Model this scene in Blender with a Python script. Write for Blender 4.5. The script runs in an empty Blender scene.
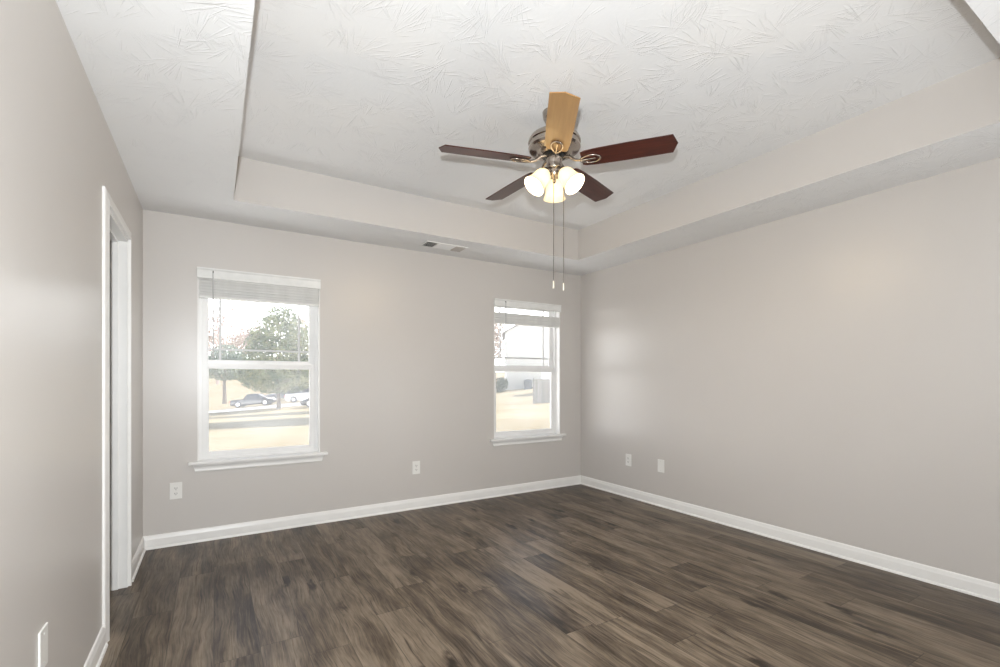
import bpy, bmesh, math, random
from mathutils import Vector, Matrix, Euler

scene = bpy.context.scene
col = scene.collection
PI = math.pi

# ------------------------------------------------------------------ camera
YAW = 0.5488                      # the view turns this far right of the depth axis
CAM_H = 1.219
cam_data = bpy.data.cameras.new('camera')
cam_data.sensor_width = 36.0
cam_data.lens = 467.8 * 36.0 / 1000.0
cam_data.shift_y = 0.0463
cam_data.clip_start = 0.02
cam_data.clip_end = 500
cam = bpy.data.objects.new('camera', cam_data)
cam.location = (0, 0, CAM_H)
cam.rotation_euler = (PI / 2, 0, -YAW)
col.objects.link(cam)
scene.camera = cam

# ------------------------------------------------------------------ colour management
scene.view_settings.view_transform = 'Standard'
scene.view_settings.look = 'None'
scene.view_settings.gamma = 1.0
scene.view_settings.use_curve_mapping = False
scene.view_settings.exposure = 0.05
scene.cycles.use_denoising = True
scene.cycles.max_bounces = 10
scene.cycles.diffuse_bounces = 6
scene.cycles.glossy_bounces = 4
scene.cycles.transparent_max_bounces = 12
scene.cycles.sample_clamp_indirect = 4.0

# ------------------------------------------------------------------ sky
world = bpy.data.worlds.new('sky')
scene.world = world
world.use_nodes = True
wn = world.node_tree
for n in list(wn.nodes):
    wn.nodes.remove(n)
w_out = wn.nodes.new('ShaderNodeOutputWorld')
w_bg = wn.nodes.new('ShaderNodeBackground')
w_tc = wn.nodes.new('ShaderNodeTexCoord')
w_sep = wn.nodes.new('ShaderNodeSeparateXYZ')
w_ramp = wn.nodes.new('ShaderNodeValToRGB')
w_ramp.color_ramp.elements[0].position = 0.0
w_ramp.color_ramp.elements[0].color = (0.985, 0.99, 1.0, 1)
w_ramp.color_ramp.elements[1].position = 0.60
w_ramp.color_ramp.elements[1].color = (0.04, 0.055, 0.085, 1)
_e = w_ramp.color_ramp.elements.new(0.24)
_e.color = (0.30, 0.315, 0.34, 1)
wn.links.new(w_tc.outputs['Generated'], w_sep.inputs[0])
wn.links.new(w_sep.outputs['Z'], w_ramp.inputs[0])
wn.links.new(w_ramp.outputs[0], w_bg.inputs[0])
w_bg.inputs[1].default_value = 8.4
wn.links.new(w_bg.outputs[0], w_out.inputs[0])


def light(name, kind, loc, energy, color=(1, 1, 1), aim=None, **kw):
    d = bpy.data.lights.new(name, kind)
    d.energy = energy
    d.color = color
    for k, v in kw.items():
        setattr(d, k, v)
    o = bpy.data.objects.new(name, d)
    o.location = loc
    if aim is not None:
        o.rotation_euler = (Vector(aim)).to_track_quat('-Z', 'Y').to_euler()
    col.objects.link(o)
    return o


# ------------------------------------------------------------------ sun, camera flash, added fill light
light('sun', 'SUN', (30, -10, 30), 6.6, (1.0, 0.94, 0.85), aim=(-1, 0.12, -0.78), angle=0.02)
# flash on the camera, and an added soft fill behind it, aimed left and up
light('flash', 'AREA', (-0.045, -0.03, 1.42), 88, (0.96, 1.0, 1.03), aim=(0.52, 0.855, 0.06), shape='DISK', size=0.05)
light('fill_light', 'AREA', (2.6, -0.75, 0.9), 31, (0.98, 1.0, 1.02), aim=(-0.7, 0.5, 0.45),
      shape='RECTANGLE', size=1.6, size_y=1.2)

# ------------------------------------------------------------------ room dimensions
XL, XR, YB, YF = -0.435, 3.677, 4.192, -0.95
CEIL = 2.44
TRAY = 2.745
TX0, TX1, TY0, TY1, TS = 0.113, 3.172, 0.504, 3.6575, 0.0
WALL_T = 0.17


# ------------------------------------------------------------------ node helpers
class NT:
    def __init__(self, name):
        self.m = bpy.data.materials.new(name)
        self.m.use_nodes = True
        self.t = self.m.node_tree
        for n in list(self.t.nodes):
            self.t.nodes.remove(n)
        self.out = self.t.nodes.new('ShaderNodeOutputMaterial')

    def n(self, typ, props=None, **inp):
        nd = self.t.nodes.new(typ)
        for k, v in (props or {}).items():
            setattr(nd, k, v)
        for k, v in inp.items():
            key = int(k[1:]) if k[0] == 'i' and k[1:].isdigit() else k.replace('_', ' ')
            s = nd.inputs[key]
            if isinstance(v, bpy.types.NodeSocket):
                self.t.links.new(v, s)
            else:
                s.default_value = v
        return nd

    def math(self, op, a, b=0.0, c=0.0):
        return self.n('ShaderNodeMath', {'operation': op}, i0=a, i1=b, i2=c).outputs[0]

    def vec(self, x, y, z=0.0):
        return self.n('ShaderNodeCombineXYZ', i0=x, i1=y, i2=z).outputs[0]

    def ramp(self, fac, stops):
        r = self.n('ShaderNodeValToRGB', i0=fac)
        cr = r.color_ramp
        while len(cr.elements) < len(stops):
            cr.elements.new(0.5)
        for e, (p, c) in zip(cr.elements, stops):
            e.position = p
            e.color = (*c, 1) if len(c) == 3 else c
        return r.outputs[0]

    def mix(self, fac, a, b, blend='MIX'):
        nd = self.n('ShaderNodeMix', {'data_type': 'RGBA', 'blend_type': blend})
        for idx, v in ((0, fac), (6, a), (7, b)):
            s = nd.inputs[idx]
            if isinstance(v, bpy.types.NodeSocket):
                self.t.links.new(v, s)
            else:
                s.default_value = (*v, 1) if isinstance(v, tuple) and len(v) == 3 else v
        return nd.outputs[2]

    def obj(self):
        return self.n('ShaderNodeTexCoord').outputs['Object']

    def noise(self, vec, scale, detail=3.0, rough=0.5):
        return self.n('ShaderNodeTexNoise', Vector=vec, Scale=scale, Detail=detail, Roughness=rough).outputs[0]

    def bsdf(self, color, rough=0.5, metal=0.0, spec=0.5, normal=None, **kw):
        c = (*color, 1) if isinstance(color, tuple) and len(color) == 3 else color
        inp = {'Base_Color': c, 'Roughness': rough, 'Metallic': metal, 'Specular_IOR_Level': spec}
        inp.update(kw)
        if normal is not None:
            inp['Normal'] = normal
        return self.n('ShaderNodeBsdfPrincipled', **inp)

    def done(self, shader):
        self.t.links.new(shader.outputs[0], self.out.inputs[0])
        return self.m


def simple(name, color, rough=0.5, metal=0.0, spec=0.5, var=0.06, scale=8.0, bump=0.0, **kw):
    """Painted / plastic / metal surface with a little procedural unevenness."""
    t = NT(name)
    p = t.obj()
    f = t.noise(p, scale, 4.0)
    c0 = tuple(max(0, v * (1 - var)) for v in color)
    c1 = tuple(min(1, v * (1 + var)) for v in color)
    c = t.ramp(f, [(0.3, c0), (0.7, c1)])
    nrm = None
    if bump:
        h = t.noise(p, scale * 20, 3.0)
        nrm = t.n('ShaderNodeBump', Strength=bump, Distance=0.002, Height=h).outputs[0]
    return t.done(t.bsdf(c, rough, metal, spec, nrm, **kw))


# ------------------------------------------------------------------ materials
def mat_wall():
    t = NT('greige_wall_paint')
    p = t.obj()
    f = t.noise(p, 1.5, 3.0)
    c = t.ramp(f, [(0.3, (0.553, 0.524, 0.496)), (0.7, (0.568, 0.539, 0.511))])
    h = t.noise(p, 260.0, 2.0)
    b = t.n('ShaderNodeBump', Strength=0.12, Distance=0.001, Height=h).outputs[0]
    return t.done(t.bsdf(c, 0.35, 0, 0.66, b))


def mat_ceiling():
    """White ceiling with stomped crow's-foot texture: fans of fine ridges around scattered centres."""
    t = NT('stomped_ceiling_plaster')
    p = t.obj()
    hs = []
    for k, (sc, off) in enumerate(((4.2, 0.0), (5.2, 7.3), (4.7, 3.1))):
        q = t.n('ShaderNodeVectorMath', {'operation': 'ADD'}, i0=p, i1=(off, off * 0.7, 0)).outputs[0]
        sep0 = t.n('ShaderNodeSeparateXYZ', i0=q)
        flat = t.vec(sep0.outputs[0], sep0.outputs[1], 0.0)
        v = t.n('ShaderNodeTexVoronoi', {'voronoi_dimensions': '2D'}, Vector=flat, Scale=sc)
        d = t.n('ShaderNodeVectorMath', {'operation': 'SUBTRACT'}, i0=flat, i1=v.outputs['Position']).outputs[0]
        cs = t.n('ShaderNodeSeparateXYZ', i0=v.outputs['Color'])
        # turn each stomp its own way and let its ridges spread from a point behind its centre
        spin = t.math('MULTIPLY', cs.outputs[1], 6.283)
        dr = t.n('ShaderNodeVectorRotate', {'rotation_type': 'Z_AXIS'}, Vector=d, Angle=spin).outputs[0]
        sd = t.n('ShaderNodeSeparateXYZ', i0=dr)
        along = t.math('ADD', sd.outputs[0], 0.10)
        ang = t.math('ARCTAN2', sd.outputs[1], along)
        r = t.n('ShaderNodeVectorMath', {'operation': 'LENGTH'}, i0=t.vec(along, sd.outputs[1], 0.0)).outputs['Value']
        cell = t.math('MULTIPLY', cs.outputs[0], 60.0)
        streak = t.noise(t.vec(t.math('MULTIPLY', ang, 17.0), t.math('MULTIPLY', r, 5.0), cell), 1.0, 1.5, 0.5)
        sharp = t.n('ShaderNodeMapRange', {'interpolation_type': 'SMOOTHSTEP'}, i0=streak, i1=0.57, i2=0.66, i3=0.0, i4=1.0).outputs[0]
        fan = t.n('ShaderNodeMapRange', i0=t.math('ABSOLUTE', ang), i1=0.35, i2=0.75, i3=1.0, i4=0.0).outputs[0]
        f0 = t.n('ShaderNodeMapRange', i0=r, i1=0.02, i2=0.06, i3=0.0, i4=1.0).outputs[0]
        f1 = t.n('ShaderNodeMapRange', i0=r, i1=0.12, i2=0.22, i3=1.0, i4=0.0).outputs[0]
        hs.append(t.math('MULTIPLY', t.math('MULTIPLY', sharp, fan), t.math('MULTIPLY', f0, f1)))
    h = t.math('ADD', t.math('MAXIMUM', hs[0], hs[1]), hs[2])
    fine = t.noise(p, 60.0, 3.0)
    h = t.math('ADD', h, t.math('MULTIPLY', fine, 0.22))
    b = t.n('ShaderNodeBump', Strength=0.5, Distance=0.004, Height=h).outputs[0]
    return t.done(t.bsdf((0.79, 0.79, 0.785), 0.5, 0, 0.35, b))


def mat_floor():
    t = NT('dark_vinyl_planks')
    s = t.n('ShaderNodeSeparateXYZ', i0=t.obj())
    x, y = s.outputs[0], s.outputs[1]
    W, L = 0.180, 1.22
    xr = t.math('DIVIDE', x, W)
    row = t.math('FLOOR', xr)
    ro = t.n('ShaderNodeTexWhiteNoise', {'noise_dimensions': '1D'}, W=row).outputs[0]
    yr = t.math('ADD', t.math('DIVIDE', y, L), t.math('MULTIPLY', ro, 7.0))
    c = t.math('FLOOR', yr)
    idn = t.n('ShaderNodeTexWhiteNoise', {'noise_dimensions': '2D'}, Vector=t.vec(row, c, 0))
    pid = idn.outputs[0]
    z = t.math('MULTIPLY', pid, 50.0)
    fx = t.math('FRACT', xr)
    fy = t.math('FRACT', yr)
    # grain: wandering streaks along the plank, broad clouds, dark knots
    warp = t.noise(t.vec(t.math('MULTIPLY', x, 3.0), t.math('MULTIPLY', y, 1.3), z), 1.5, 2.0)
    xw = t.math('ADD', x, t.math('MULTIPLY', t.math('SUBTRACT', warp, 0.5), 0.09))
    fine = t.noise(t.vec(t.math('MULTIPLY', xw, 95.0), t.math('MULTIPLY', y, 5.0), z), 1.0, 6.0, 0.7)
    streak = t.noise(t.vec(t.math('MULTIPLY', xw, 22.0), t.math('MULTIPLY', y, 1.3), z), 1.0, 4.0, 0.6)
    cloud = t.noise(t.vec(t.math('MULTIPLY', xw, 8.5), t.math('MULTIPLY', y, 2.2), z), 1.0, 4.0, 0.6)
    # dark knots with drawn-out tails, only in some spots
    kw = t.math('MULTIPLY', t.math('SUBTRACT', t.noise(t.vec(t.math('MULTIPLY', x, 30.0), t.math('MULTIPLY', y, 14.0), z), 1.0, 3.0), 0.5), 0.55)
    kn = t.n('ShaderNodeTexVoronoi', {'voronoi_dimensions': '3D'},
             Vector=t.vec(t.math('ADD', t.math('MULTIPLY', x, 8.0), kw), t.math('ADD', t.math('MULTIPLY', y, 2.7), kw), z), Scale=1.0)
    kc = t.n('ShaderNodeSeparateXYZ', i0=kn.outputs['Color']).outputs[0]
    knot = t.n('ShaderNodeMapRange', i0=kn.outputs['Distance'], i1=0.02, i2=0.26, i3=1.0, i4=0.0).outputs[0]
    knot = t.math('MULTIPLY', knot, t.n('ShaderNodeMapRange', i0=kc, i1=0.45, i2=0.75, i3=0.0, i4=1.0).outputs[0])
    v = t.math('MULTIPLY', fine, 0.36)
    v = t.math('ADD', v, t.math('MULTIPLY', streak, 0.38))
    v = t.math('ADD', v, t.math('MULTIPLY', cloud, 0.44))
    v = t.math('ADD', v, t.math('MULTIPLY', t.math('SUBTRACT', pid, 0.5), 0.11))
    pore = t.noise(t.vec(t.math('MULTIPLY', xw, 150.0), t.math('MULTIPLY', y, 4.0), z), 1.0, 3.0, 0.6)
    pore = t.n('ShaderNodeMapRange', i0=pore, i1=0.52, i2=0.68, i3=0.0, i4=1.0).outputs[0]
    v = t.math('SUBTRACT', v, t.math('MULTIPLY', pore, 0.10))
    v = t.math('SUBTRACT', v, t.math('MULTIPLY', knot, 0.28))
    v = t.math('ADD', t.math('MULTIPLY', t.math('SUBTRACT', v, 0.545), 1.5), 0.560)
    colr = t.ramp(v, [(0.34, (0.021, 0.0145, 0.0095)), (0.47, (0.054, 0.038, 0.025)),
                      (0.60, (0.108, 0.081, 0.056)), (0.78, (0.205, 0.162, 0.118))])
    ex = t.math('MINIMUM', fx, t.math('SUBTRACT', 1.0, fx))
    ey = t.math('MINIMUM', fy, t.math('SUBTRACT', 1.0, fy))
    gx = t.n('ShaderNodeMapRange', i0=ex, i1=0.004, i2=0.014, i3=1.0, i4=0.0).outputs[0]
    gy = t.n('ShaderNodeMapRange', i0=ey, i1=0.0006, i2=0.0022, i3=1.0, i4=0.0).outputs[0]
    g = t.math('MAXIMUM', gx, gy)
    colr = t.mix(t.math('MULTIPLY', g, 0.55), colr, (0.018, 0.014, 0.011))
    hgt = t.math('SUBTRACT', t.math('MULTIPLY', fine, 0.22), g)
    b = t.n('ShaderNodeBump', Strength=0.25, Distance=0.0012, Height=hgt).outputs[0]
    rg = t.n('ShaderNodeMapRange', i0=streak, i1=0.3, i2=0.7, i3=0.36, i4=0.48).outputs[0]
    return t.done(t.bsdf(colr, rg, 0, 0.32, b))


def mat_glass():
    """Window pane with glare painted in as an uneven pale haze."""
    t = NT('glare_veil_glass')
    tr = t.n('ShaderNodeBsdfTransparent', Color=(0.99, 0.99, 0.985, 1))
    veil = t.n('ShaderNodeBsdfTranslucent', Color=(0.95, 0.96, 0.97, 1))  # pale translucent layer imitates glare over the panes
    sm = t.noise(t.obj(), 2.2, 3.0)
    fac = t.n('ShaderNodeMapRange', i0=sm, i1=0.3, i2=0.75, i3=0.055, i4=0.15).outputs[0]
    m1 = t.n('ShaderNodeMixShader', i0=fac, i1=tr.outputs[0], i2=veil.outputs[0])
    return t.done(m1)


def mat_shade():
    t = NT('frosted_lamp_glass')
    f = t.noise(t.obj(), 30.0, 3.0)
    c = t.ramp(f, [(0.3, (0.95, 0.88, 0.72)), (0.7, (0.98, 0.93, 0.80))])
    d = t.bsdf(c, 0.25, 0, 0.5)
    tl = t.n('ShaderNodeBsdfTranslucent', Color=c)
    return t.done(t.n('ShaderNodeMixShader', i0=0.62, i1=d.outputs[0], i2=tl.outputs[0]))


def mat_emit(name, color, strength):
    t = NT(name)
    f = t.noise(t.obj(), 10.0)
    c = t.ramp(f, [(0.0, color), (1.0, tuple(min(1, v * 1.03) for v in color))])
    return t.done(t.n('ShaderNodeEmission', Color=c, Strength=strength))


def mat_blade():
    t = NT('mahogany_fan_blade')
    s = t.n('ShaderNodeSeparateXYZ', i0=t.obj())
    g = t.noise(t.vec(t.math('MULTIPLY', s.outputs[0], 5.0), t.math('MULTIPLY', s.outputs[1], 70.0), 0), 1.0, 4.0, 0.6)
    c = t.ramp(g, [(0.3, (0.030, 0.008, 0.006)), (0.7, (0.070, 0.018, 0.012))])
    return t.done(t.bsdf(c, 0.33, 0, 0.3, None, Coat_Weight=0.2, Coat_Roughness=0.25))


def mat_golden_blade():
    t = NT('golden_fan_blade')
    s = t.n('ShaderNodeSeparateXYZ', i0=t.obj())
    g = t.noise(t.vec(t.math('MULTIPLY', s.outputs[0], 4.0), t.math('MULTIPLY', s.outputs[1], 60.0), 0), 1.0, 4.0, 0.6)
    c = t.ramp(g, [(0.3, (0.30, 0.158, 0.052)), (0.7, (0.37, 0.205, 0.074))])
    return t.done(t.bsdf(c, 0.33, 0, 0.4, None, Coat_Weight=0.3, Coat_Roughness=0.30))


def mat_leaf(name, a, b, scale=1.3, trans=0.35):
    t = NT(name)
    f = t.noise(t.obj(), scale, 4.0, 0.65)
    c = t.ramp(f, [(0.35, a), (0.65, b)])
    d = t.bsdf(c, 0.6, 0, 0.3)
    tl = t.n('ShaderNodeBsdfTranslucent', Color=c)
    return t.done(t.n('ShaderNodeMixShader', i0=trans, i1=d.outputs[0], i2=tl.outputs[0]))


def mat_ground():
    t = NT('dry_lawn')
    p = t.obj()
    a = t.noise(p, 0.25, 4.0)
    b = t.noise(p, 4.0, 5.0, 0.7)
    v = t.math('ADD', t.math('MULTIPLY', a, 0.5), t.math('MULTIPLY', b, 0.5))
    c = t.ramp(v, [(0.33, (0.32, 0.265, 0.175)), (0.5, (0.44, 0.37, 0.25)), (0.66, (0.50, 0.425, 0.305))])
    bp = t.n('ShaderNodeBump', Strength=0.5, Distance=0.04, Height=b).outputs[0]
    return t.done(t.bsdf(c, 0.9, 0, 0.1, bp))


def mat_siding(name, color, pitch=0.11):
    t = NT(name)
    s = t.n('ShaderNodeSeparateXYZ', i0=t.obj())
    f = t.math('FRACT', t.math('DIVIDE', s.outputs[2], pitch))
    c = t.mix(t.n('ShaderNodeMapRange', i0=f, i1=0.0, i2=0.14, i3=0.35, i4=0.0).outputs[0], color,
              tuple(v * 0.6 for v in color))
    bp = t.n('ShaderNodeBump', Strength=0.6, Distance=0.012, Height=f).outputs[0]
    return t.done(t.bsdf(c, 0.6, 0, 0.3, bp))


def mat_planks(name, color, pitch=0.14):
    t = NT(name)
    s = t.n('ShaderNodeSeparateXYZ', i0=t.obj())
    xr = t.math('DIVIDE', s.outputs[0], pitch)
    f = t.math('FRACT', xr)
    w = t.n('ShaderNodeTexWhiteNoise', {'noise_dimensions': '1D'}, W=t.math('FLOOR', xr)).outputs[0]
    g = t.noise(t.vec(t.math('MULTIPLY', s.outputs[0], 40.0), 0.0, t.math('MULTIPLY', s.outputs[2], 2.0)), 1.0, 4.0)
    v = t.math('ADD', t.math('MULTIPLY', w, 0.5), t.math('MULTIPLY', g, 0.5))
    c = t.ramp(v, [(0.2, tuple(q * 0.75 for q in color)), (0.8, tuple(min(1, q * 1.2) for q in color))])
    gap = t.n('ShaderNodeMapRange', i0=f, i1=0.0, i2=0.08, i3=0.8, i4=0.0).outputs[0]
    c = t.mix(gap, c, tuple(q * 0.2 for q in color))
    return t.done(t.bsdf(c, 0.85, 0, 0.2))


M = {
    'wall': mat_wall(), 'ceiling': mat_ceiling(), 'floor': mat_floor(), 'glass': mat_glass(),
    'trim': simple('white_trim_paint', (0.80, 0.79, 0.77), 0.32, var=0.02),
    'vinyl': simple('white_window_vinyl', (0.79, 0.785, 0.775), 0.35, var=0.02),
    'muntin': simple('grey_white_grid', (0.60, 0.605, 0.61), 0.4, var=0.02),
    'blind': simple('white_blind_slat', (0.76, 0.76, 0.74), 0.42, var=0.05, scale=14),
    'wand': simple('backlit_grey_wand', (0.50, 0.50, 0.50), 0.3),  # grey puts the wand's backlit shade into its colour
    'dark': simple('dark_metal', (0.03, 0.03, 0.03), 0.5),
    'plate': simple('white_cover_plate', (0.80, 0.79, 0.76), 0.3, var=0.02),
    'slot': simple('dark_slot', (0.03, 0.028, 0.026), 0.6),
    'screw': simple('steel_screw', (0.62, 0.61, 0.58), 0.35, metal=0.8),
    'nickel': simple('brushed_nickel', (0.44, 0.39, 0.345), 0.20, metal=1.0, var=0.10, scale=25),
    'black_ring': simple('black_ring', (0.012, 0.012, 0.012), 0.25),
    'blade': mat_blade(), 'golden': mat_golden_blade(), 'shade': mat_shade(),
    'bulb': mat_emit('lit_bulb', (1.0, 0.85, 0.62), 55.0),
    'chain': simple('pull_chain_metal', (0.24, 0.225, 0.20), 0.35, metal=0.9),
    'fob': simple('ivory_fob', (0.62, 0.57, 0.48), 0.35),
    'vent': simple('white_register_enamel', (0.78, 0.77, 0.75), 0.4, var=0.02),
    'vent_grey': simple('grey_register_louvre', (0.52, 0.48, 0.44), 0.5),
    'duct_shade': simple('duct_shade_black', (0.02, 0.02, 0.018), 0.8),
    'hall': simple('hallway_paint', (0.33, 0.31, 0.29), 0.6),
    'ground': mat_ground(),
    'road': simple('pale_concrete', (0.64, 0.62, 0.59), 0.85, var=0.08, scale=2.0),
    'leaf': mat_leaf('green_leaf', (0.080, 0.130, 0.090), (0.36, 0.375, 0.21), 0.8),
    'leaf_blue': mat_leaf('blue_green_leaf', (0.13, 0.19, 0.15), (0.30, 0.35, 0.27), 1.0),
    'leaf_rust': mat_leaf('russet_leaf', (0.34, 0.26, 0.22), (0.52, 0.44, 0.37), 0.7),
    'leaf_dark': mat_leaf('dark_leaf', (0.05, 0.08, 0.05), (0.14, 0.18, 0.12), 1.6),
    'bark': simple('grey_bark', (0.17, 0.145, 0.125), 0.9, var=0.3, scale=6, bump=0.5),
    'twig': simple('pinkish_twig', (0.40, 0.31, 0.28), 0.9, var=0.2),
    'car_black': simple('black_car_paint', (0.035, 0.036, 0.04), 0.15, spec=0.6, Coat_Weight=1.0),
    'car_grey': simple('grey_car_paint', (0.15, 0.155, 0.165), 0.2, metal=0.3, Coat_Weight=1.0),
    'car_white': simple('white_car_paint', (0.80, 0.80, 0.80), 0.2, Coat_Weight=1.0),
    'car_glass': simple('car_window_glass', (0.05, 0.06, 0.07), 0.05, spec=0.8),
    'tyre': simple('tyre_rubber', (0.02, 0.02, 0.02), 0.8),
    'rim': simple('alloy_rim', (0.70, 0.70, 0.72), 0.3, metal=0.7),
    'tail': simple('red_tail_lamp', (0.65, 0.05, 0.03), 0.2),
    'headlamp': simple('clear_headlamp', (0.8, 0.82, 0.85), 0.1),
    'siding': mat_siding('pale_house_siding', (0.55, 0.545, 0.52)),
    'roof': simple('grey_shingles', (0.28, 0.26, 0.25), 0.9, var=0.25, scale=5),
    'fence': mat_planks('weathered_fence_boards', (0.25, 0.235, 0.215)),
    'unit': simple('grey_cabinet_metal', (0.20, 0.22, 0.25), 0.5),
    'trailer': simple('white_trailer_skin', (0.85, 0.86, 0.87), 0.4),
}


# ------------------------------------------------------------------ mesh builder
class MB:
    def __init__(self):
        self.v, self.f, self.mi = [], [], []

    def add(self, vs, fs, mi=0):
        b = len(self.v)
        self.v += [tuple(p) for p in vs]
        self.f += [tuple(b + i for i in f) for f in fs]
        self.mi += [mi] * len(fs)
        return self

    def box(self, x0, x1, y0, y1, z0, z1, mi=0, mat=None):
        vs = [Vector((x, y, z)) for x in (x0, x1) for y in (y0, y1) for z in (z0, z1)]
        if mat is not None:
            vs = [mat @ p for p in vs]
        return self.add(vs, [(0, 1, 3, 2), (4, 6, 7, 5), (0, 4, 5, 1), (2, 3, 7, 6), (0, 2, 6, 4), (1, 5, 7, 3)], mi)

    def lathe(self, prof, seg=32, mat=None, mi=0, caps=True):
        vs, fs = [], []
        n = len(prof)
        for r, z in prof:
            for k in range(seg):
                a = 2 * PI * k / seg
                p = Vector((r * math.cos(a), r * math.sin(a), z))
                vs.append(mat @ p if mat is not None else p)
        for i in range(n - 1):
            for k in range(seg):
                k2 = (k + 1) % seg
                fs.append((i * seg + k, i * seg + k2, (i + 1) * seg + k2, (i + 1) * seg + k))
        if caps:
            fs.append(tuple(reversed(range(seg))))
            fs.append(tuple((n - 1) * seg + k for k in range(seg)))
        return self.add(vs, fs, mi)

    def tube(self, pts, rads, seg=8, closed=False, mi=0):
        pts = [Vector(p) for p in pts]
        if not hasattr(rads, '__len__'):
            rads = [rads] * len(pts)
        n = len(pts)
        vs, fs = [], []
        up = None
        for i, p in enumerate(pts):
            if closed:
                d = pts[(i + 1) % n] - pts[i - 1]
            else:
                d = pts[min(i + 1, n - 1)] - pts[max(i - 1, 0)]
            d.normalize()
            if up is None:
                up = d.orthogonal().normalized()
            else:
                up = (up - d * up.dot(d))
                up = up.normalized() if up.length > 1e-6 else d.orthogonal().normalized()
            w = d.cross(up)
            for k in range(seg):
                a = 2 * PI * k / seg
                vs.append(p + (up * math.cos(a) + w * math.sin(a)) * rads[i])
        last = n if closed else n - 1
        for i in range(last):
            j = (i + 1) % n
            for k in range(seg):
                k2 = (k + 1) % seg
                fs.append((i * seg + k, i * seg + k2, j * seg + k2, j * seg + k))
        if not closed:
            fs.append(tuple(reversed(range(seg))))
            fs.append(tuple((n - 1) * seg + k for k in range(seg)))
        return self.add(vs, fs, mi)

    def prism(self, poly, z0, z1, mat=None, mi=0):
        """Extrude a 2D polygon (x, y) from z0 to z1."""
        n = len(poly)
        vs = [Vector((x, y, z0)) for x, y in poly] + [Vector((x, y, z1)) for x, y in poly]
        if mat is not None:
            vs = [mat @ p for p in vs]
        fs = [tuple(reversed(range(n))), tuple(range(n, 2 * n))]
        fs += [(i, (i + 1) % n, n + (i + 1) % n, n + i) for i in range(n)]
        return self.add(vs, fs, mi)

    def build(self, name, mats, parent=None, smooth=None, bevel=0.0, loc=None, rot=None, fix=True):
        me = bpy.data.meshes.new(name)
        me.from_pydata(self.v, [], self.f)
        mats = mats if isinstance(mats, (list, tuple)) else [mats]
        for m in mats:
            me.materials.append(m)
        for p, i in zip(me.polygons, self.mi):
            p.material_index = i
        if fix:
            bm = bmesh.new()
            bm.from_mesh(me)
            bmesh.ops.recalc_face_normals(bm, faces=bm.faces)
            bm.to_mesh(me)
            bm.free()
        if smooth is not None:
            for p in me.polygons:
                p.use_smooth = True
            try:
                me.set_sharp_from_angle(angle=math.radians(smooth))
            except Exception:
                pass
        o = bpy.data.objects.new(name, me)
        col.objects.link(o)
        if parent is not None:
            o.parent = parent
        if loc is not None:
            o.location = loc
        if rot is not None:
            o.rotation_euler = rot
        if bevel:
            b = o.modifiers.new('bevel', 'BEVEL')
            b.width = bevel
            b.segments = 2
            b.limit_method = 'ANGLE'
            b.angle_limit = math.radians(40)
        return o


def tag(o, label, cat, group=None, kind=None):
    o['label'] = label
    o['category'] = cat
    if group:
        o['group'] = group
    if kind:
        o['kind'] = kind
    return o


def thing(name, label, cat, loc=(0, 0, 0), rot=(0, 0, 0), group=None, kind=None):
    o = bpy.data.objects.new(name, None)
    o.location = loc
    o.rotation_euler = rot
    o.empty_display_size = 0.1
    col.objects.link(o)
    return tag(o, label, cat, group, kind)


def copy_tree(o, parent=None):
    c = o.copy()
    col.objects.link(c)
    if parent is not None:
        c.parent = parent
    for ch in list(o.children):
        copy_tree(ch, c)
    return c


def wall_panel(us, vs, holes, t):
    """Slab in (u, v) of thickness t (0 .. t along w) with rectangular openings cut at grid cells."""
    us, vs = sorted(us), sorted(vs)

    def solid(i, j):
        if i < 0 or j < 0 or i >= len(us) - 1 or j >= len(vs) - 1:
            return False
        cu, cv = (us[i] + us[i + 1]) / 2, (vs[j] + vs[j + 1]) / 2
        return not any(a < cu < b and c < cv < d for a, b, c, d in holes)
    quads = []
    for i in range(len(us) - 1):
        for j in range(len(vs) - 1):
            if not solid(i, j):
                continue
            a, b, c, d = us[i], us[i + 1], vs[j], vs[j + 1]
            quads.append([(a, c, 0), (b, c, 0), (b, d, 0), (a, d, 0)])
            quads.append([(a, c, t), (a, d, t), (b, d, t), (b, c, t)])
            if not solid(i - 1, j):
                quads.append([(a, c, 0), (a, d, 0), (a, d, t), (a, c, t)])
            if not solid(i + 1, j):
                quads.append([(b, c, 0), (b, c, t), (b, d, t), (b, d, 0)])
            if not solid(i, j - 1):
                quads.append([(a, c, 0), (a, c, t), (b, c, t), (b, c, 0)])
            if not solid(i, j + 1):
                quads.append([(a, d, 0), (b, d, 0), (b, d, t), (a, d, t)])
    return quads


def panel_mesh(name, mat, quads, to_world):
    mb = MB()
    for q in quads:
        mb.add([to_world(*p) for p in q], [(0, 1, 2, 3)])
    return mb


def finish_panel(mb, name, mat):
    me = bpy.data.meshes.new(name)
    me.from_pydata(mb.v, [], mb.f)
    bm = bmesh.new()
    bm.from_mesh(me)
    bmesh.ops.remove_doubles(bm, verts=bm.verts, dist=1e-5)
    bmesh.ops.recalc_face_normals(bm, faces=bm.faces)
    bm.to_mesh(me)
    bm.free()
    me.materials.append(mat)
    o = bpy.data.objects.new(name, me)
    col.objects.link(o)
    return o


# ================================================================== ROOM SHELL
HX = -2.3                                    # far side of the room beyond the doorway
fl = MB().box(HX, XR + 0.1, YF - 0.1, YB + 0.1, -0.12, 0.0).build('floor', M['floor'])
tag(fl, 'dark grey-brown wood-look plank floor', 'floor', kind='structure')

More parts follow.
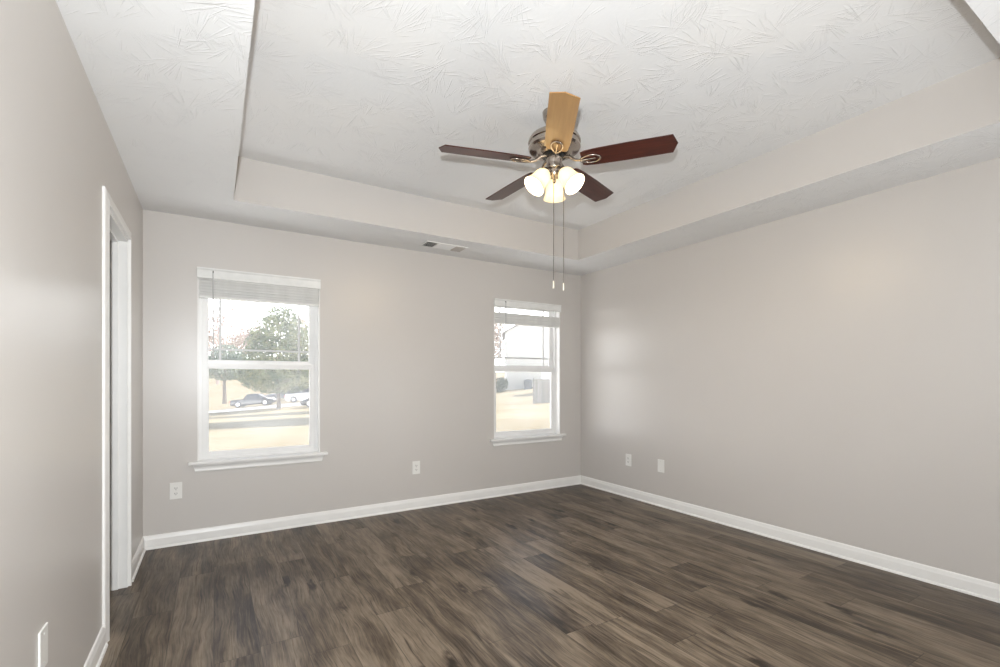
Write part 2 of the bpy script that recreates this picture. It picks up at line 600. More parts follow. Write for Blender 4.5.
# windows: openings in the back wall
WZ0, WZ1 = 0.605, 2.070
WINS = [(-0.105, 0.768), (2.490, 3.363)]
top = TRAY + 0.12
us = [XL - 0.12, XR + 0.12] + [v for w in WINS for v in w]
q = wall_panel(us, [-0.12, top, WZ0 - 0.022, WZ1], [(w[0], w[1], WZ0 - 0.022, WZ1) for w in WINS], WALL_T)
o = finish_panel(panel_mesh('wall_back', None, q, lambda u, v, w: (u, YB + w, v)), 'wall_back', M['wall'])
tag(o, 'greige back wall holding both windows', 'wall', kind='structure')

DY0, DY1, DZ = 2.83, 3.50, 2.045              # doorway in the left wall
q = wall_panel([YF - 0.12, YB, DY0, DY1], [-0.12, top, DZ], [(DY0, DY1, -0.2, DZ)], 0.115)
o = finish_panel(panel_mesh('wall_left', None, q, lambda u, v, w: (XL - w, u, v)), 'wall_left', M['wall'])
tag(o, 'greige left wall with the open doorway', 'wall', kind='structure')

o = MB().box(XR, XR + 0.12, YF - 0.12, YB, -0.12, top).build('wall_right', M['wall'])
tag(o, 'long blank greige right wall', 'wall', kind='structure')
o = MB().box(XL, XR, YF - 0.12, YF, -0.12, top).build('wall_front', M['wall'])
tag(o, 'greige wall behind the viewer', 'wall', kind='structure')

# ceiling: lowered border with a raised tray in the middle
mb = MB()
xs, ys = [XL, TX0, TX1, XR], [YF, TY0, TY1, YB]
for i in range(3):
    for j in range(3):
        if i == 1 and j == 1:
            continue
        mb.add([(xs[i], ys[j], CEIL), (xs[i], ys[j + 1], CEIL), (xs[i + 1], ys[j + 1], CEIL), (xs[i + 1], ys[j], CEIL)],
               [(0, 1, 2, 3)])
A = [(TX0, TY0, CEIL), (TX1, TY0, CEIL), (TX1, TY1, CEIL), (TX0, TY1, CEIL)]
B = [(TX0 + TS, TY0 + TS, TRAY), (TX1 - TS, TY0 + TS, TRAY), (TX1 - TS, TY1 - TS, TRAY), (TX0 + TS, TY1 - TS, TRAY)]
mb.add(B, [(0, 1, 2, 3)])
for k in range(4):
    mb.add([A[k], A[(k + 1) % 4], B[(k + 1) % 4], B[k]], [(0, 1, 2, 3)], 1)
tz = TRAY + 0.1
mb.add([(XL, YF, tz), (XR, YF, tz), (XR, YB, tz), (XL, YB, tz)], [(0, 1, 2, 3)])
o = mb.build('ceiling', [M['ceiling'], M['wall']], fix=False)
bm = bmesh.new()
bm.from_mesh(o.data)
bmesh.ops.remove_doubles(bm, verts=bm.verts, dist=1e-5)
bm.to_mesh(o.data)
bm.free()
tag(o, 'white textured tray ceiling with a lowered border', 'ceiling', kind='structure')

# the unlit room beyond the doorway
mb = MB()
mb.box(HX - 0.1, HX, 1.6, 5.2, -0.12, CEIL)
o = mb.build('wall_hallway', M['hall'])
tag(o, 'dim wall of the room beyond the doorway', 'wall', kind='structure')
o = MB().box(HX, XL - 0.115, 1.5, 1.6, -0.12, CEIL).build('wall_hallway_near', M['hall'])
tag(o, 'near end wall of the dim room beyond the doorway', 'wall', kind='structure')
o = MB().box(HX, XL - 0.12, YB + 0.02, YB + 0.1, -0.12, CEIL).build('wall_hallway_end', M['hall'])
tag(o, 'far end wall of the dim room beyond the doorway', 'wall', kind='structure')
o = MB().box(HX - 0.1, XL - 0.115, 1.5, YB + 0.12, CEIL, CEIL + 0.1).build('ceiling_hallway', M['hall'])
tag(o, 'ceiling of the dim room beyond the doorway', 'ceiling', kind='structure')

# baseboards: flat face, ogee top, quarter-round shoe
BASE_PROF = [(0, 0), (0.021, 0), (0.0205, 0.006), (0.0185, 0.011), (0.0150, 0.0145), (0.0125, 0.0155), (0.0120, 0.066), (0.0112, 0.072),
             (0.0085, 0.077), (0.0080, 0.083), (0.0060, 0.091), (0.0035, 0.096), (0, 0.098)]


def baseboard(name, p0, p1, nrm, label, m0=0.0, m1=0.0):
    """Profile swept from p0 to p1 against a wall whose room side points along nrm; m0/m1 mitre the ends."""
    p0, p1, nrm = Vector((*p0, 0)), Vector((*p1, 0)), Vector((*nrm, 0))
    d = (p1 - p0).normalized()
    n = len(BASE_PROF)
    vs = []
    for p, m in ((p0, m0), (p1, -m1)):
        for t, z in BASE_PROF:
            vs.append(p + nrm * t + d * (t * m) + Vector((0, 0, z)))
    fs = [tuple(range(n)), tuple(range(2 * n - 1, n - 1, -1))]
    fs += [(i, (i + 1) % n, n + (i + 1) % n, n + i) for i in range(n)]
    o = MB().add(vs, fs).build(name, M['trim'], smooth=35)
    return tag(o, label, 'baseboard', kind='structure')


CW = 0.06                                     # casing width
baseboard('baseboard_back', (XL, YB), (XR, YB), (0, -1), 'white baseboard along the back wall under the windows', 1, 1)
baseboard('baseboard_right', (XR, YB), (XR, YF), (-1, 0), 'white baseboard along the long right wall', 1, 1)
baseboard('baseboard_left', (XL, YF), (XL, DY0 - CW), (1, 0), 'white baseboard on the left wall before the doorway', 1, 0)
baseboard('baseboard_left_end', (XL, DY1 + CW), (XL, YB), (1, 0), 'short white baseboard between doorway and back corner', 0, 1)
baseboard('baseboard_front', (XL, YF), (XR, YF), (0, 1), 'white baseboard behind the viewer', 1, 1)

# doorway trim
door = thing('door_1', 'white cased doorway in the left wall, no door leaf in view', 'doorway', (XL, (DY0 + DY1) / 2, 0), kind='structure')


def rel(o, root):
    o.location = Vector(o.location) - root.location
    return o


def casing_bar(p0, p1, inward, name, parent, c0=0.0, c1=0.0):
    """Door casing strip on the left wall: p = (y, z); inward points to the opening; thin outer edge, thicker rounded inner part."""
    prof = [(0, 0.000), (0, 0.016), (0.004, 0.018), (0.014, 0.018), (0.020, 0.0155), (0.030, 0.014), (0.045, 0.0125), (0.055, 0.0115),
            (CW, 0.008), (CW, 0.0)]                     # (distance from the opening, thickness)
    p0, p1 = Vector(p0), Vector(p1)
    out = -Vector(inward)
    d = (p1 - p0).normalized()
    vs = []
    for p, c in ((p0, c0), (p1, -c1)):
        for s, t in prof:
            w = p + out * s - d * (s * c)
            vs.append((XL + t, w.x, w.y))
    n = len(prof)
    fs = [tuple(range(n)), tuple(range(2 * n - 1, n - 1, -1))]
    fs += [(i, (i + 1) % n, n + (i + 1) % n, n + i) for i in range(n)]
    o = MB().add(vs, fs).build(name, M['trim'], parent, smooth=30)
    return rel(o, parent)


casing_bar((DY0, 0), (DY0, DZ), (1, 0), 'casing', door, 0, 1)
casing_bar((DY1, 0), (DY1, DZ), (-1, 0), 'casing', door, 0, 1)
casing_bar((DY0, DZ), (DY1, DZ), (0, -1), 'casing', door, 1, 1)
JT = 0.016
mb = MB()
for y0, y1 in ((DY0 - 0.001, DY0 + JT), (DY1 - JT, DY1 + 0.001)):
    mb.box(XL - 0.118, XL + 0.003, y0, y1, 0, DZ)
mb.box(XL - 0.118, XL + 0.003, DY0, DY1, DZ - JT, DZ + 0.001)
rel(mb.build('jamb', M['trim'], door, bevel=0.0015), door)
mb = MB()
mb.box(XL - 0.075, XL - 0.040, DY0 + JT, DY0 + JT + 0.011, 0, DZ - JT)
mb.box(XL - 0.075, XL - 0.040, DY1 - JT - 0.011, DY1 - JT, 0, DZ - JT)
mb.box(XL - 0.075, XL - 0.040, DY0 + JT, DY1 - JT, DZ - JT - 0.011, DZ - JT)
rel(mb.build('door_stop', M['trim'], door, bevel=0.002), door)


# ================================================================== WINDOWS
def make_window(name, x0, x1, label):
    cx = (x0 + x1) / 2
    root = thing(name, label, 'window', (cx, YB, WZ0), kind='structure')
    hw = (x1 - x0) / 2
    H = WZ1 - WZ0
    P = lambda mb, nm, m, **k: mb.build(nm, m, root, **k)
    # white jamb liner round the opening
    mb = MB()
    mb.box(-hw - 0.001, -hw + 0.007, -0.001, 0.060, 0, H)
    mb.box(hw - 0.007, hw + 0.001, -0.001, 0.060, 0, H)
    mb.box(-hw, hw, -0.001, 0.060, H - 0.007, H + 0.001)
    P(mb, 'jamb_liner', M['trim'])
    # vinyl frame with its two tracks
    mb = MB()
    for s in (-1, 1):
        a, b = sorted((s * hw, s * (hw - 0.030)))
        mb.box(a, b, 0.060, 0.066, 0, H)
        a, b = sorted((s * hw, s * (hw - 0.018)))
        mb.box(a, b, 0.066, 0.150, 0, H)
        a, b = sorted((s * (hw - 0.018), s * (hw - 0.028)))
        mb.box(a, b, 0.102, 0.106, 0, H)
    mb.box(-hw + 0.030, hw - 0.030, 0.0605, 0.1495, H - 0.030, H)
    mb.box(-hw + 0.030, hw - 0.030, 0.0605, 0.1495, 0, 0.014)
    for s in (-1, 1):
        a, b = sorted((s * (hw - 0.018), s * (hw - 0.030)))
        mb.box(a, b, 0.0665, 0.1495, 0, 0.0138)
        mb.box(a, b, 0.0665, 0.1495, H - 0.0298, H)
    P(mb, 'window_frame', M['vinyl'], bevel=0.0012)
    g = hw - 0.022
    zmid = 1.345 - WZ0

    def sash(nm, y0, y1, zb, zt, stile, rb, rt, pane):
        mb = MB()
        mb.box(-g, -g + stile, y0, y1, zb, zt)
        mb.box(g - stile, g, y0, y1, zb, zt)
        mb.box(-g + stile, g - stile, y0, y1, zb, zb + rb)
        mb.box(-g + stile, g - stile, y0, y1, zt - rt, zt)
        # glazing bead
        ym = (y0 + y1) / 2
        s = stile
        for a, b, c, d in ((-g + s, -g + s + .007, zb + rb, zt - rt), (g - s - .007, g - s, zb + rb, zt - rt),
                           (-g + s + .007, g - s - .007, zb + rb, zb + rb + .007), (-g + s + .007, g - s - .007, zt - rt - .007, zt - rt)):
            mb.box(a, b, ym - 0.008, ym + 0.008, c, d)
        so = P(mb, nm, M['vinyl'], bevel=0.0015)
        pg = MB().box(-g + s, g - s, ym - 0.002, ym + 0.002, zb + rb, zt - rt).build('pane', M['glass'], so)
        return so
    sash('lower_sash', 0.070, 0.100, 0.014, zmid, 0.042, 0.036, 0.032, True)
    up = sash('upper_sash', 0.108, 0.138, zmid - 0.012, H - 0.030, 0.040, 0.036, 0.034, True)
    mb = MB()                                    # prairie grid of the upper sash
    gx, gb, gt = g - 0.040, zmid + 0.024, H - 0.064
    for xx in (-gx + 0.085, gx - 0.085):
        mb.box(xx - 0.008, xx + 0.008, 0.1195, 0.1265, gb, gt)
    mb.box(-gx, gx, 0.1200, 0.1260, gb + 0.082, gb + 0.098)
    mb.box(-gx, gx, 0.1200, 0.1260, gt - 0.098, gt - 0.082)
    mb.build('muntin_grid', M['muntin'], up)
    mb = MB()                                    # sash lock on the meeting rail
    mb.box(-0.03, 0.03, 0.074, 0.098, zmid, zmid + 0.006)
    mb.tube([(0, 0.086, zmid + 0.006), (0, 0.086, zmid + 0.013), (0.024, 0.080, zmid + 0.013)], 0.005, 6)
    P(mb, 'sash_lock', M['vinyl'])
    # stool and apron
    mb = MB()
    ex = 0.058
    mb.prism([(-hw - ex, -0.048), (hw + ex, -0.048), (hw + ex, -0.0005), (hw, -0.0005), (hw, 0.075), (-hw, 0.075), (-hw, -0.0005),
              (-hw - ex, -0.0005)], -0.022, 0.0)
    P(mb, 'window_sill', M['trim'], bevel=0.005)
    ap = [(0.0, -0.022), (-0.024, -0.022), (-0.024, -0.030), (-0.018, -0.036), (-0.013, -0.050), (-0.013, -0.064), (-0.016, -0.070),
          (-0.013, -0.078), (0.0, -0.080)]
    vs = []
    for s in (-1, 1):
        for y, z in ap:
            vs.append((s * (hw + 0.030 + (z + 0.022) * 0.28), y, z))
    n = len(ap)
    fs = [tuple(range(n)), tuple(range(2 * n - 1, n - 1, -1))] + [(i, (i + 1) % n, n + (i + 1) % n, n + i) for i in range(n)]
    P(MB().add(vs, fs), 'apron', M['trim'], smooth=30)
    return root


make_window('window_1', *WINS[0], 'white double-hung window overlooking the cars and green tree')
make_window('window_2', *WINS[1], 'white double-hung window overlooking the neighbouring gabled house')


# ------------------------------------------------------------------ blinds
def make_blind(x0, x1, label, valance_z, stack_top, stack_bot, wand_dx):
    cx, hw = (x0 + x1) / 2, (x1 - x0) / 2
    root = thing('window_blind', label, 'window blind', (cx, YB, WZ1), group='raised slat blinds on the windows')
    P = lambda mb, nm, m, **k: mb.build(nm, m, root, **k)
    zt = WZ1 - WZ1
    P(MB().box(-hw + 0.010, hw - 0.010, 0.006, 0.050, -0.050, -0.008), 'headrail', M['blind'], bevel=0.002)
    vz = valance_z - WZ1
    prof = [(-0.008, vz), (-0.020, vz), (-0.022, vz + 0.006), (-0.018, vz + 0.014), (-0.018, -0.022), (-0.023, -0.013), (-0.023, -0.003), (-0.008, -0.003)]
    vs = [(s * (hw + 0.003), y, z) for s in (-1, 1) for y, z in prof]
    n = len(prof)
    fs = [tuple(range(n)), tuple(range(2 * n - 1, n - 1, -1))] + [(i, (i + 1) % n, n + (i + 1) % n, n + i) for i in range(n)]
    mb = MB().add(vs, fs)
    P(mb, 'valance', M['blind'], smooth=25)
    z1, z0 = stack_top - WZ1, stack_bot - WZ1
    rng = random.Random(int(x0 * 100))
    # bottom rail
    P(MB().box(-hw + 0.009, hw - 0.009, 0.001, 0.050, z0, z0 + 0.017), 'bottom_rail', M['blind'], bevel=0.003)
    nsl = 22
    proto = None
    zs = [z0 + 0.021 + (z1 - z0 - 0.024) * k / (nsl - 1) for k in range(nsl)]
    mbs = MB()
    # gently crowned slat
    sec = [(-0.0245, 0.0012), (-0.012, 0.0018), (0, 0.0024), (0.012, 0.0018), (0.0245, 0.0012), (0.0245, -0.0026), (0, -0.0022), (-0.0245, -0.0026)]
    vs = [(s * (hw - 0.0095), y, z) for s in (-1, 1) for y, z in sec]
    n = len(sec)
    fs = [tuple(range(n)), tuple(range(2 * n - 1, n - 1, -1))] + [(i, (i + 1) % n, n + (i + 1) % n, n + i) for i in range(n)]
    mbs.add(vs, fs)
    for k, z in enumerate(zs):
        if proto is None:
            sl = proto = mbs.build('slat', M['blind'], root)
        else:
            sl = proto.copy()
            col.objects.link(sl)
        sl.location = (rng.uniform(-0.001, 0.001), 0.0255 + rng.uniform(-0.002, 0.001), z)
        sl.rotation_euler = (rng.uniform(-0.05, 0.05), 0, 0)
    for xx in (-0.30, 0.30):
        for yy in (0.003, 0.049):
            P(MB().tube([(xx, yy, z0 + 0.01), (xx, yy, -0.045)], 0.0011, 6), 'ladder_cord', M['blind'])
    # tilt wand on its hook
    wx = -hw + wand_dx
    wd = P(MB().tube([(wx, -0.030, -0.042), (wx, -0.030, -0.685)], [0.004, 0.004], 8), 'tilt_wand', M['wand'], smooth=60)
    MB().tube([(wx, -0.018, -0.028), (wx, -0.028, -0.026), (wx, -0.031, -0.034), (wx, -0.030, -0.044)], 0.0035, 6).build('wand_hook', M['dark'], wd)
    return root


make_blind(*WINS[0], 'white slat blind raised tight under its valance, on the window with the tree', 1.985, 1.982, 1.843, 0.100)
make_blind(*WINS[1], 'white slat blind hanging below a bright gap, on the window nearest the corner', 1.990, 1.930, 1.812, 0.128)


# ================================================================== OUTLETS AND PLATES
PLATE_W, PLATE_H = 0.076, 0.122


def cover_plate(root, w=PLATE_W, h=PLATE_H, t=0.006):
    mb = MB().box(-w / 2, w / 2, -t, -0.0003, -h / 2, h / 2)
    return mb.build('cover_plate', M['plate'], root, bevel=0.0022)


def outlet(label, loc, rz):
    r = thing('wall_outlet', label, 'outlet', loc, (0, 0, rz), group='duplex outlets low on the walls')
    cover_plate(r)
    for s in (-1, 1):
        poly = [(0.017 * math.cos(a), max(-0.013, min(0.013, 0.0185 * math.sin(a)))) for a in [2 * PI * k / 24 for k in range(24)]]
        mat = Matrix.Translation((0, -0.006, s * 0.0195)) @ Matrix.Rotation(PI / 2, 4, 'X')
        rc = MB().prism(poly, 0.0, 0.002, mat).build('receptacle', M['plate'], r)
        for sx, hh in ((-0.0065, 0.0045), (0.0065, 0.0038)):
            MB().box(sx - 0.0016, sx + 0.0016, -0.0086, -0.0078, s * 0.0195 + 0.001 - hh, s * 0.0195 + 0.001 + hh).build('slot', M['slot'], rc)
        MB().lathe([(0.0026, 0), (0.0026, 0.0006)], 12, Matrix.Translation((0, -0.0080, s * 0.0195 - 0.0085)) @ Matrix.Rotation(PI / 2, 4, 'X')).build('ground_hole', M['slot'], rc)
    MB().lathe([(0.003, 0), (0.003, 0.0012)], 12, Matrix.Translation((0, -0.006, 0)) @ Matrix.Rotation(PI / 2, 4, 'X')).build('screw', M['screw'], r)
    return r


def blank_plate(label, loc, rz):
    r = thing('wall_plate', label, 'wall plate', loc, (0, 0, rz), group='blank plates low on the walls')
    cover_plate(r)
    for s in (-1, 1):
        MB().lathe([(0.0032, 0), (0.0030, 0.0012)], 12, Matrix.Translation((0, -0.006, s * 0.042)) @ Matrix.Rotation(PI / 2, 4, 'X')).build('screw', M['screw'], r)
    return r


outlet('white outlet under the window with the tree, nearest the doorway', (-0.239, YB, 0.401), 0)
outlet('white outlet on the back wall midway between the two windows', (1.632, YB, 0.389), 0)
outlet('white outlet on the long right wall, nearest the corner', (XR, 3.450, 0.386), -PI / 2)
blank_plate('blank white plate on the right wall, beside an outlet', (XR, 3.036, 0.389), -PI / 2)
blank_plate('white plate with two screws on the left wall before the doorway', (XL, 1.888, 0.424), PI / 2)

# ================================================================== CEILING REGISTER
reg = thing('ceiling_vent', 'white three-way air register on the lowered ceiling above the back wall', 'air vent', (1.795, 3.915, CEIL))
RW, RD = 0.205, 0.085
mb = MB()
mb.box(-RW, RW, -RD, -RD + 0.016, -0.007, -0.0004)
mb.box(-RW, RW, RD - 0.016, RD, -0.007, -0.0004)
mb.box(-RW, -RW + 0.018, -RD + 0.016, RD - 0.016, -0.007, -0.0004)
mb.box(RW - 0.018, RW, -RD + 0.016, RD - 0.016, -0.007, -0.0004)
for xx in (-0.085, 0.085):
    mb.box(xx - 0.005, xx + 0.005, -RD + 0.016, RD - 0.016, -0.007, -0.0004)
mb.build('vent_frame', M['vent'], reg, bevel=0.0012)
MB().box(-RW + 0.01, RW - 0.01, -RD + 0.01, RD - 0.01, -0.0010, -0.0002).build('duct_shade_sheet', M['duct_shade'], reg)  # black sheet painted in for the shaded duct opening
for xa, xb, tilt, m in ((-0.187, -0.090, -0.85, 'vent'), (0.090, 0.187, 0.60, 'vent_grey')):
    mb = MB()
    k = 0
    n = 6
    for i in range(n):
        xx = xa + (i + 0.5) * (xb - xa) / n
        mat = Matrix.Translation((xx, 0, -0.0075)) @ Matrix.Rotation(tilt, 4, 'Y')
        mb.box(-0.0075, 0.0075, -RD + 0.016, RD - 0.016, -0.0006, 0.0006, 0, mat)
    mb.build('louvre_set', M[m], reg)
mb = MB()
for i in range(8):
    yy = -RD + 0.016 + (i + 0.5) * (2 * RD - 0.032) / 8
    mat = Matrix.Translation((0, yy, -0.006)) @ Matrix.Rotation(-0.40, 4, 'X')
    mb.box(-0.080, 0.080, -0.0085, 0.0085, -0.0006, 0.0006, 0, mat)
mb.build('louvre_set', M['vent'], reg)

# ================================================================== CEILING FAN
FX, FY, FZ = 1.658, 2.117, 2.453
fan = thing('ceiling_fan', 'five-blade dark wood ceiling fan with nickel body and three lit shades', 'ceiling fan', (FX, FY, TRAY))
z = lambda v: v - TRAY
T0 = None
MB().lathe([(0.020, z(2.664)), (0.030, z(2.667)), (0.050, z(2.684)), (0.064, z(2.714)), (0.068, z(2.7445))], 40).build('canopy', M['nickel'], fan, smooth=40)
MB().lathe([(0.013, z(2.625)), (0.013, z(2.675))], 20).build('downrod', M['nickel'], fan, smooth=60)
MB().lathe([(0.060, z(2.500)), (0.078, z(2.498)), (0.092, z(2.504)), (0.100, z(2.514)), (0.108, z(2.518)), (0.122, z(2.520)), (0.140, z(2.527)),
            (0.148, z(2.538)), (0.148, z(2.548)), (0.143, z(2.552)), (0.143, z(2.566)), (0.149, z(2.570)), (0.148, z(2.582)), (0.138, z(2.600)),
            (0.115, z(2.616)), (0.075, z(2.630)), (0.035, z(2.640)), (0.016, z(2.645))], 56).build('motor_housing', M['nickel'], fan, smooth=28)
MB().lathe([(0.058, z(2.484)), (0.064, z(2.486)), (0.064, z(2.499)), (0.058, z(2.502))], 40).build('flywheel_ring', M['black_ring'], fan, smooth=40)
MB().lathe([(0.030, z(2.412)), (0.040, z(2.420)), (0.044, z(2.428)), (0.044, z(2.470)), (0.047, z(2.474)), (0.047, z(2.485)), (0.030, z(2.486))], 40
           ).build('switch_housing', M['nickel'], fan, smooth=35)
MB().lathe([(0.003, z(2.340)), (0.009, z(2.346)), (0.011, z(2.354)), (0.007, z(2.361)), (0.012, z(2.368)), (0.025, z(2.384)), (0.031, z(2.400)),
            (0.030, z(2.414)), (0.020, z(2.418))], 32).build('finial', M['nickel'], fan, smooth=50)

# blades: clipped-corner tips, pitched, each on an open oval bracket
PHI0 = math.radians(-124.0)
PITCH = math.radians(12.0)
blade_poly = []
hwid = 0.068
blade_poly = [(0.155, -0.050), (0.175, -0.060), (0.23, -0.066), (0.40, -0.070), (0.637, -0.069), (0.661, 0.0), (0.637, 0.069),
              (0.40, 0.070), (0.23, 0.066), (0.175, 0.060), (0.155, 0.050)]
proto = None
for k in range(5):
    a = PHI0 + k * 2 * PI / 5
    if proto is None:
        bl = proto = MB().prism(blade_poly, 0.0, 0.006).build('blade', M['golden'], fan, bevel=0.0015)  # this blade is golden brown, the other four dark
        bl['label'] = 'honey-coloured blade'
        mb = MB()
        # arm from the flywheel, then an oval loop with a central spine under the blade
        mb.tube([(0.052, 0, 0.038), (0.085, 0, 0.030), (0.115, 0, 0.004), (0.150, 0, -0.006)], [0.010, 0.009, 0.008, 0.007], 10)
        loop = []
        for i in range(28):
            t = 2 * PI * i / 28
            wob = 0.030 * (1 + 0.18 * math.cos(t))
            loop.append((0.203 + 0.056 * math.cos(t), wob * math.sin(t), -0.006))
        mb.tube(loop, 0.0052, 8, closed=True)
        mb.tube([(0.145, 0, -0.006), (0.20, 0, -0.0065), (0.235, 0, -0.006)], [0.007, 0.0045, 0.004], 8)
        for sx, sy in ((0.259, 0), (0.19, 0.029), (0.19, -0.029)):
            mb.lathe([(0.006, 0), (0.006, 0.008)], 10, Matrix.Translation((sx, sy, -0.008)))
        br = mb.build('blade_bracket', M['nickel'], bl, smooth=50)
        br0 = br
    else:
        bl = proto.copy()
        if k == 1:
            bl.data = proto.data.copy()
            bl.data.materials[0] = M['blade']
            proto = bl
        col.objects.link(bl)
        bl.parent = fan
        br = br0.copy()
        col.objects.link(br)
        br.parent = bl
    if k:
        bl['label'] = 'dark mahogany blade'
    bl.location = (0, 0, z(FZ))
    bl.rotation_euler = (Matrix.Rotation(a, 4, 'Z') @ Matrix.Rotation(-PITCH, 4, 'X')).to_euler()

# light kit: three arms with bell shades opening down and outwards
for k in range(3):
    az = math.radians(51.5 + 120 * k)
    tilt = math.radians(41)
    ax = Vector((math.sin(tilt) * math.cos(az), math.sin(tilt) * math.sin(az), -math.cos(tilt)))
    neck = Vector((0.042 * math.cos(az), 0.042 * math.sin(az), z(2.405)))
    rot = Vector((0, 0, 1)).rotation_difference(ax).to_matrix().to_4x4()
    mat = Matrix.Translation(neck) @ rot
    MB().tube([(0.015 * math.cos(az), 0.015 * math.sin(az), z(2.412)), neck - ax * 0.004, neck + ax * 0.006], 0.009, 10
              ).build('lamp_arm', M['nickel'], fan, smooth=60)
    MB().lathe([(0.012, -0.004), (0.024, 0.0), (0.027, 0.008), (0.027, 0.020), (0.022, 0.022)], 28, mat).build('shade_holder', M['nickel'], fan, smooth=40)
    prof = [(0.024, 0.010), (0.030, 0.020), (0.041, 0.032), (0.047, 0.050), (0.049, 0.070), (0.051, 0.090), (0.055, 0.110), (0.062, 0.128), (0.066, 0.136)]
    inner = [(r - 0.003, t + 0.0008) for r, t in reversed(prof)]
    sh = MB().lathe(prof + inner, 40, mat, caps=False).build('lamp_shade', M['shade'], fan, smooth=60)
    MB().lathe([(0.010, 0.016), (0.011, 0.036), (0.020, 0.052), (0.027, 0.068), (0.028, 0.080), (0.022, 0.096), (0.010, 0.103), (0.002, 0.104)], 20, mat
               ).build('light_bulb', M['bulb'], sh, smooth=60)
    lp = mat @ Vector((0, 0, 0.118))
    lo = light('bulb_light', 'POINT', lp, 11.0, (1.0, 0.78, 0.50), shadow_soft_size=0.02)
    lo.parent = fan

# pull chains with ivory fobs
c_, s_ = math.cos(YAW), math.sin(YAW)
for (rx, ry, ztop, zbot) in ((0.0 * c_ - 0.004 * s_, 0.004, 2.345, 1.785), (0.053 * c_, -0.053 * s_, 2.446, 1.772)):
    mb = MB()
    if rx > 0.02:
        mb.tube([(rx * 0.75, ry * 0.75, z(ztop)), (rx, ry, z(ztop) - 0.004), (rx, ry, z(ztop) - 0.02)], 0.003, 6)
    mb.tube([(rx, ry, z(ztop)), (rx, ry, z(zbot))], 0.0019, 6)
    n = int((ztop - zbot) / 0.012)
    for i in range(n):
        zz = z(zbot + i * 0.012)
        mb.lathe([(0.0004, zz - 0.0034), (0.0030, zz - 0.0015), (0.0030, zz + 0.0015), (0.0004, zz + 0.0034)], 6, Matrix.Translation((rx, ry, 0)))
    ch = mb.build('pull_chain', M['chain'], fan)
    MB().lathe([(0.002, z(zbot)), (0.004, z(zbot) - 0.004), (0.005, z(zbot) - 0.02), (0.0058, z(zbot) - 0.038), (0.004, z(zbot) - 0.044)], 12,
               Matrix.Translation((rx, ry, 0))).build('chain_fob', M['fob'], ch, smooth=50)


# ================================================================== OUTSIDE
def world_uv(u, d):
    """Point d metres ahead along the room's diagonal and u metres to its right."""
    return Vector((u * c_ + d * s_, -u * s_ + d * c_))


def smooth01(a, b, x):
    t = max(0.0, min(1.0, (x - a) / (b - a)))
    return t * t * (3 - 2 * t)


def terrain(x, y):
    u = x * c_ - y * s_
    d = x * s_ + y * c_
    dd = max(0.0, d)
    h = -0.45 + 0.06 * max(0.0, min(d, 95) - 41) + 0.072 * u * min(1.0, dd / 50)
    hill = max(0.0, d - 61) * 0.17 * smooth01(-4, -24, u)
    return h + min(hill, 7.0)


mb = MB()
NU, ND = 60, 70
us_ = [-80 + 140 * i / NU for i in range(NU + 1)]
ds_ = [1.5 + 128 * (j / ND) ** 1.5 for j in range(ND + 1)]
vs, fs = [], []
for j, d in enumerate(ds_):
    for i, u in enumerate(us_):
        p = world_uv(u, d)
        vs.append((p.x, p.y, terrain(p.x, p.y)))
for j in range(ND):
    for i in range(NU):
        a = j * (NU + 1) + i
        # keep the lawn outside the house walls
        q4 = [vs[a], vs[a + 1], vs[a + NU + 2], vs[a + NU + 1]]
        if min(p[1] for p in q4) < YB + 0.3:
            continue
        fs.append((a, a + 1, a + NU + 2, a + NU + 1))
o = MB().add(vs, fs).build('ground', M['ground'], smooth=80)
tag(o, 'dry straw-coloured lawn sloping to the street', 'lawn', kind='structure')


def strip(name, pts, width, mat, lift, label, cat):
    """Paved strip draped over the ground along a line of (x, y) points."""
    mb = MB()
    n = len(pts)
    P = [Vector(p) for p in pts]
    fine = []
    for i in range(n - 1):
        for k in range(24):
            fine.append(P[i].lerp(P[i + 1], k / 24))
    fine.append(P[-1])
    vs, fs = [], []
    W = 6
    for i, p in enumerate(fine):
        d = (fine[min(i + 1, len(fine) - 1)] - fine[max(i - 1, 0)]).normalized()
        nr = Vector((-d.y, d.x))
        for k in range(W + 1):
            q = p + nr * width * (k / W - 0.5)
            vs.append((q.x, q.y, terrain(q.x, q.y) + lift))
    for i in range(len(fine) - 1):
        for k in range(W):
            a = i * (W + 1) + k
            fs.append((a, a + 1, a + W + 2, a + W + 1))
    o = MB().add(vs, fs).build(name, mat, smooth=80)
    return tag(o, label, cat, kind='structure')


A2, B2 = world_uv((206 - 500) / 467.8 * 47.0, 47.0), world_uv((312 - 500) / 467.8 * 50.5, 50.5)
dv = B2 - A2
strip('road', [A2 - dv * 2.2, A2 - dv, A2, B2, B2 + dv * 1.2], 5.6, M['road'], 0.05, 'pale concrete street beyond the lawn', 'street')


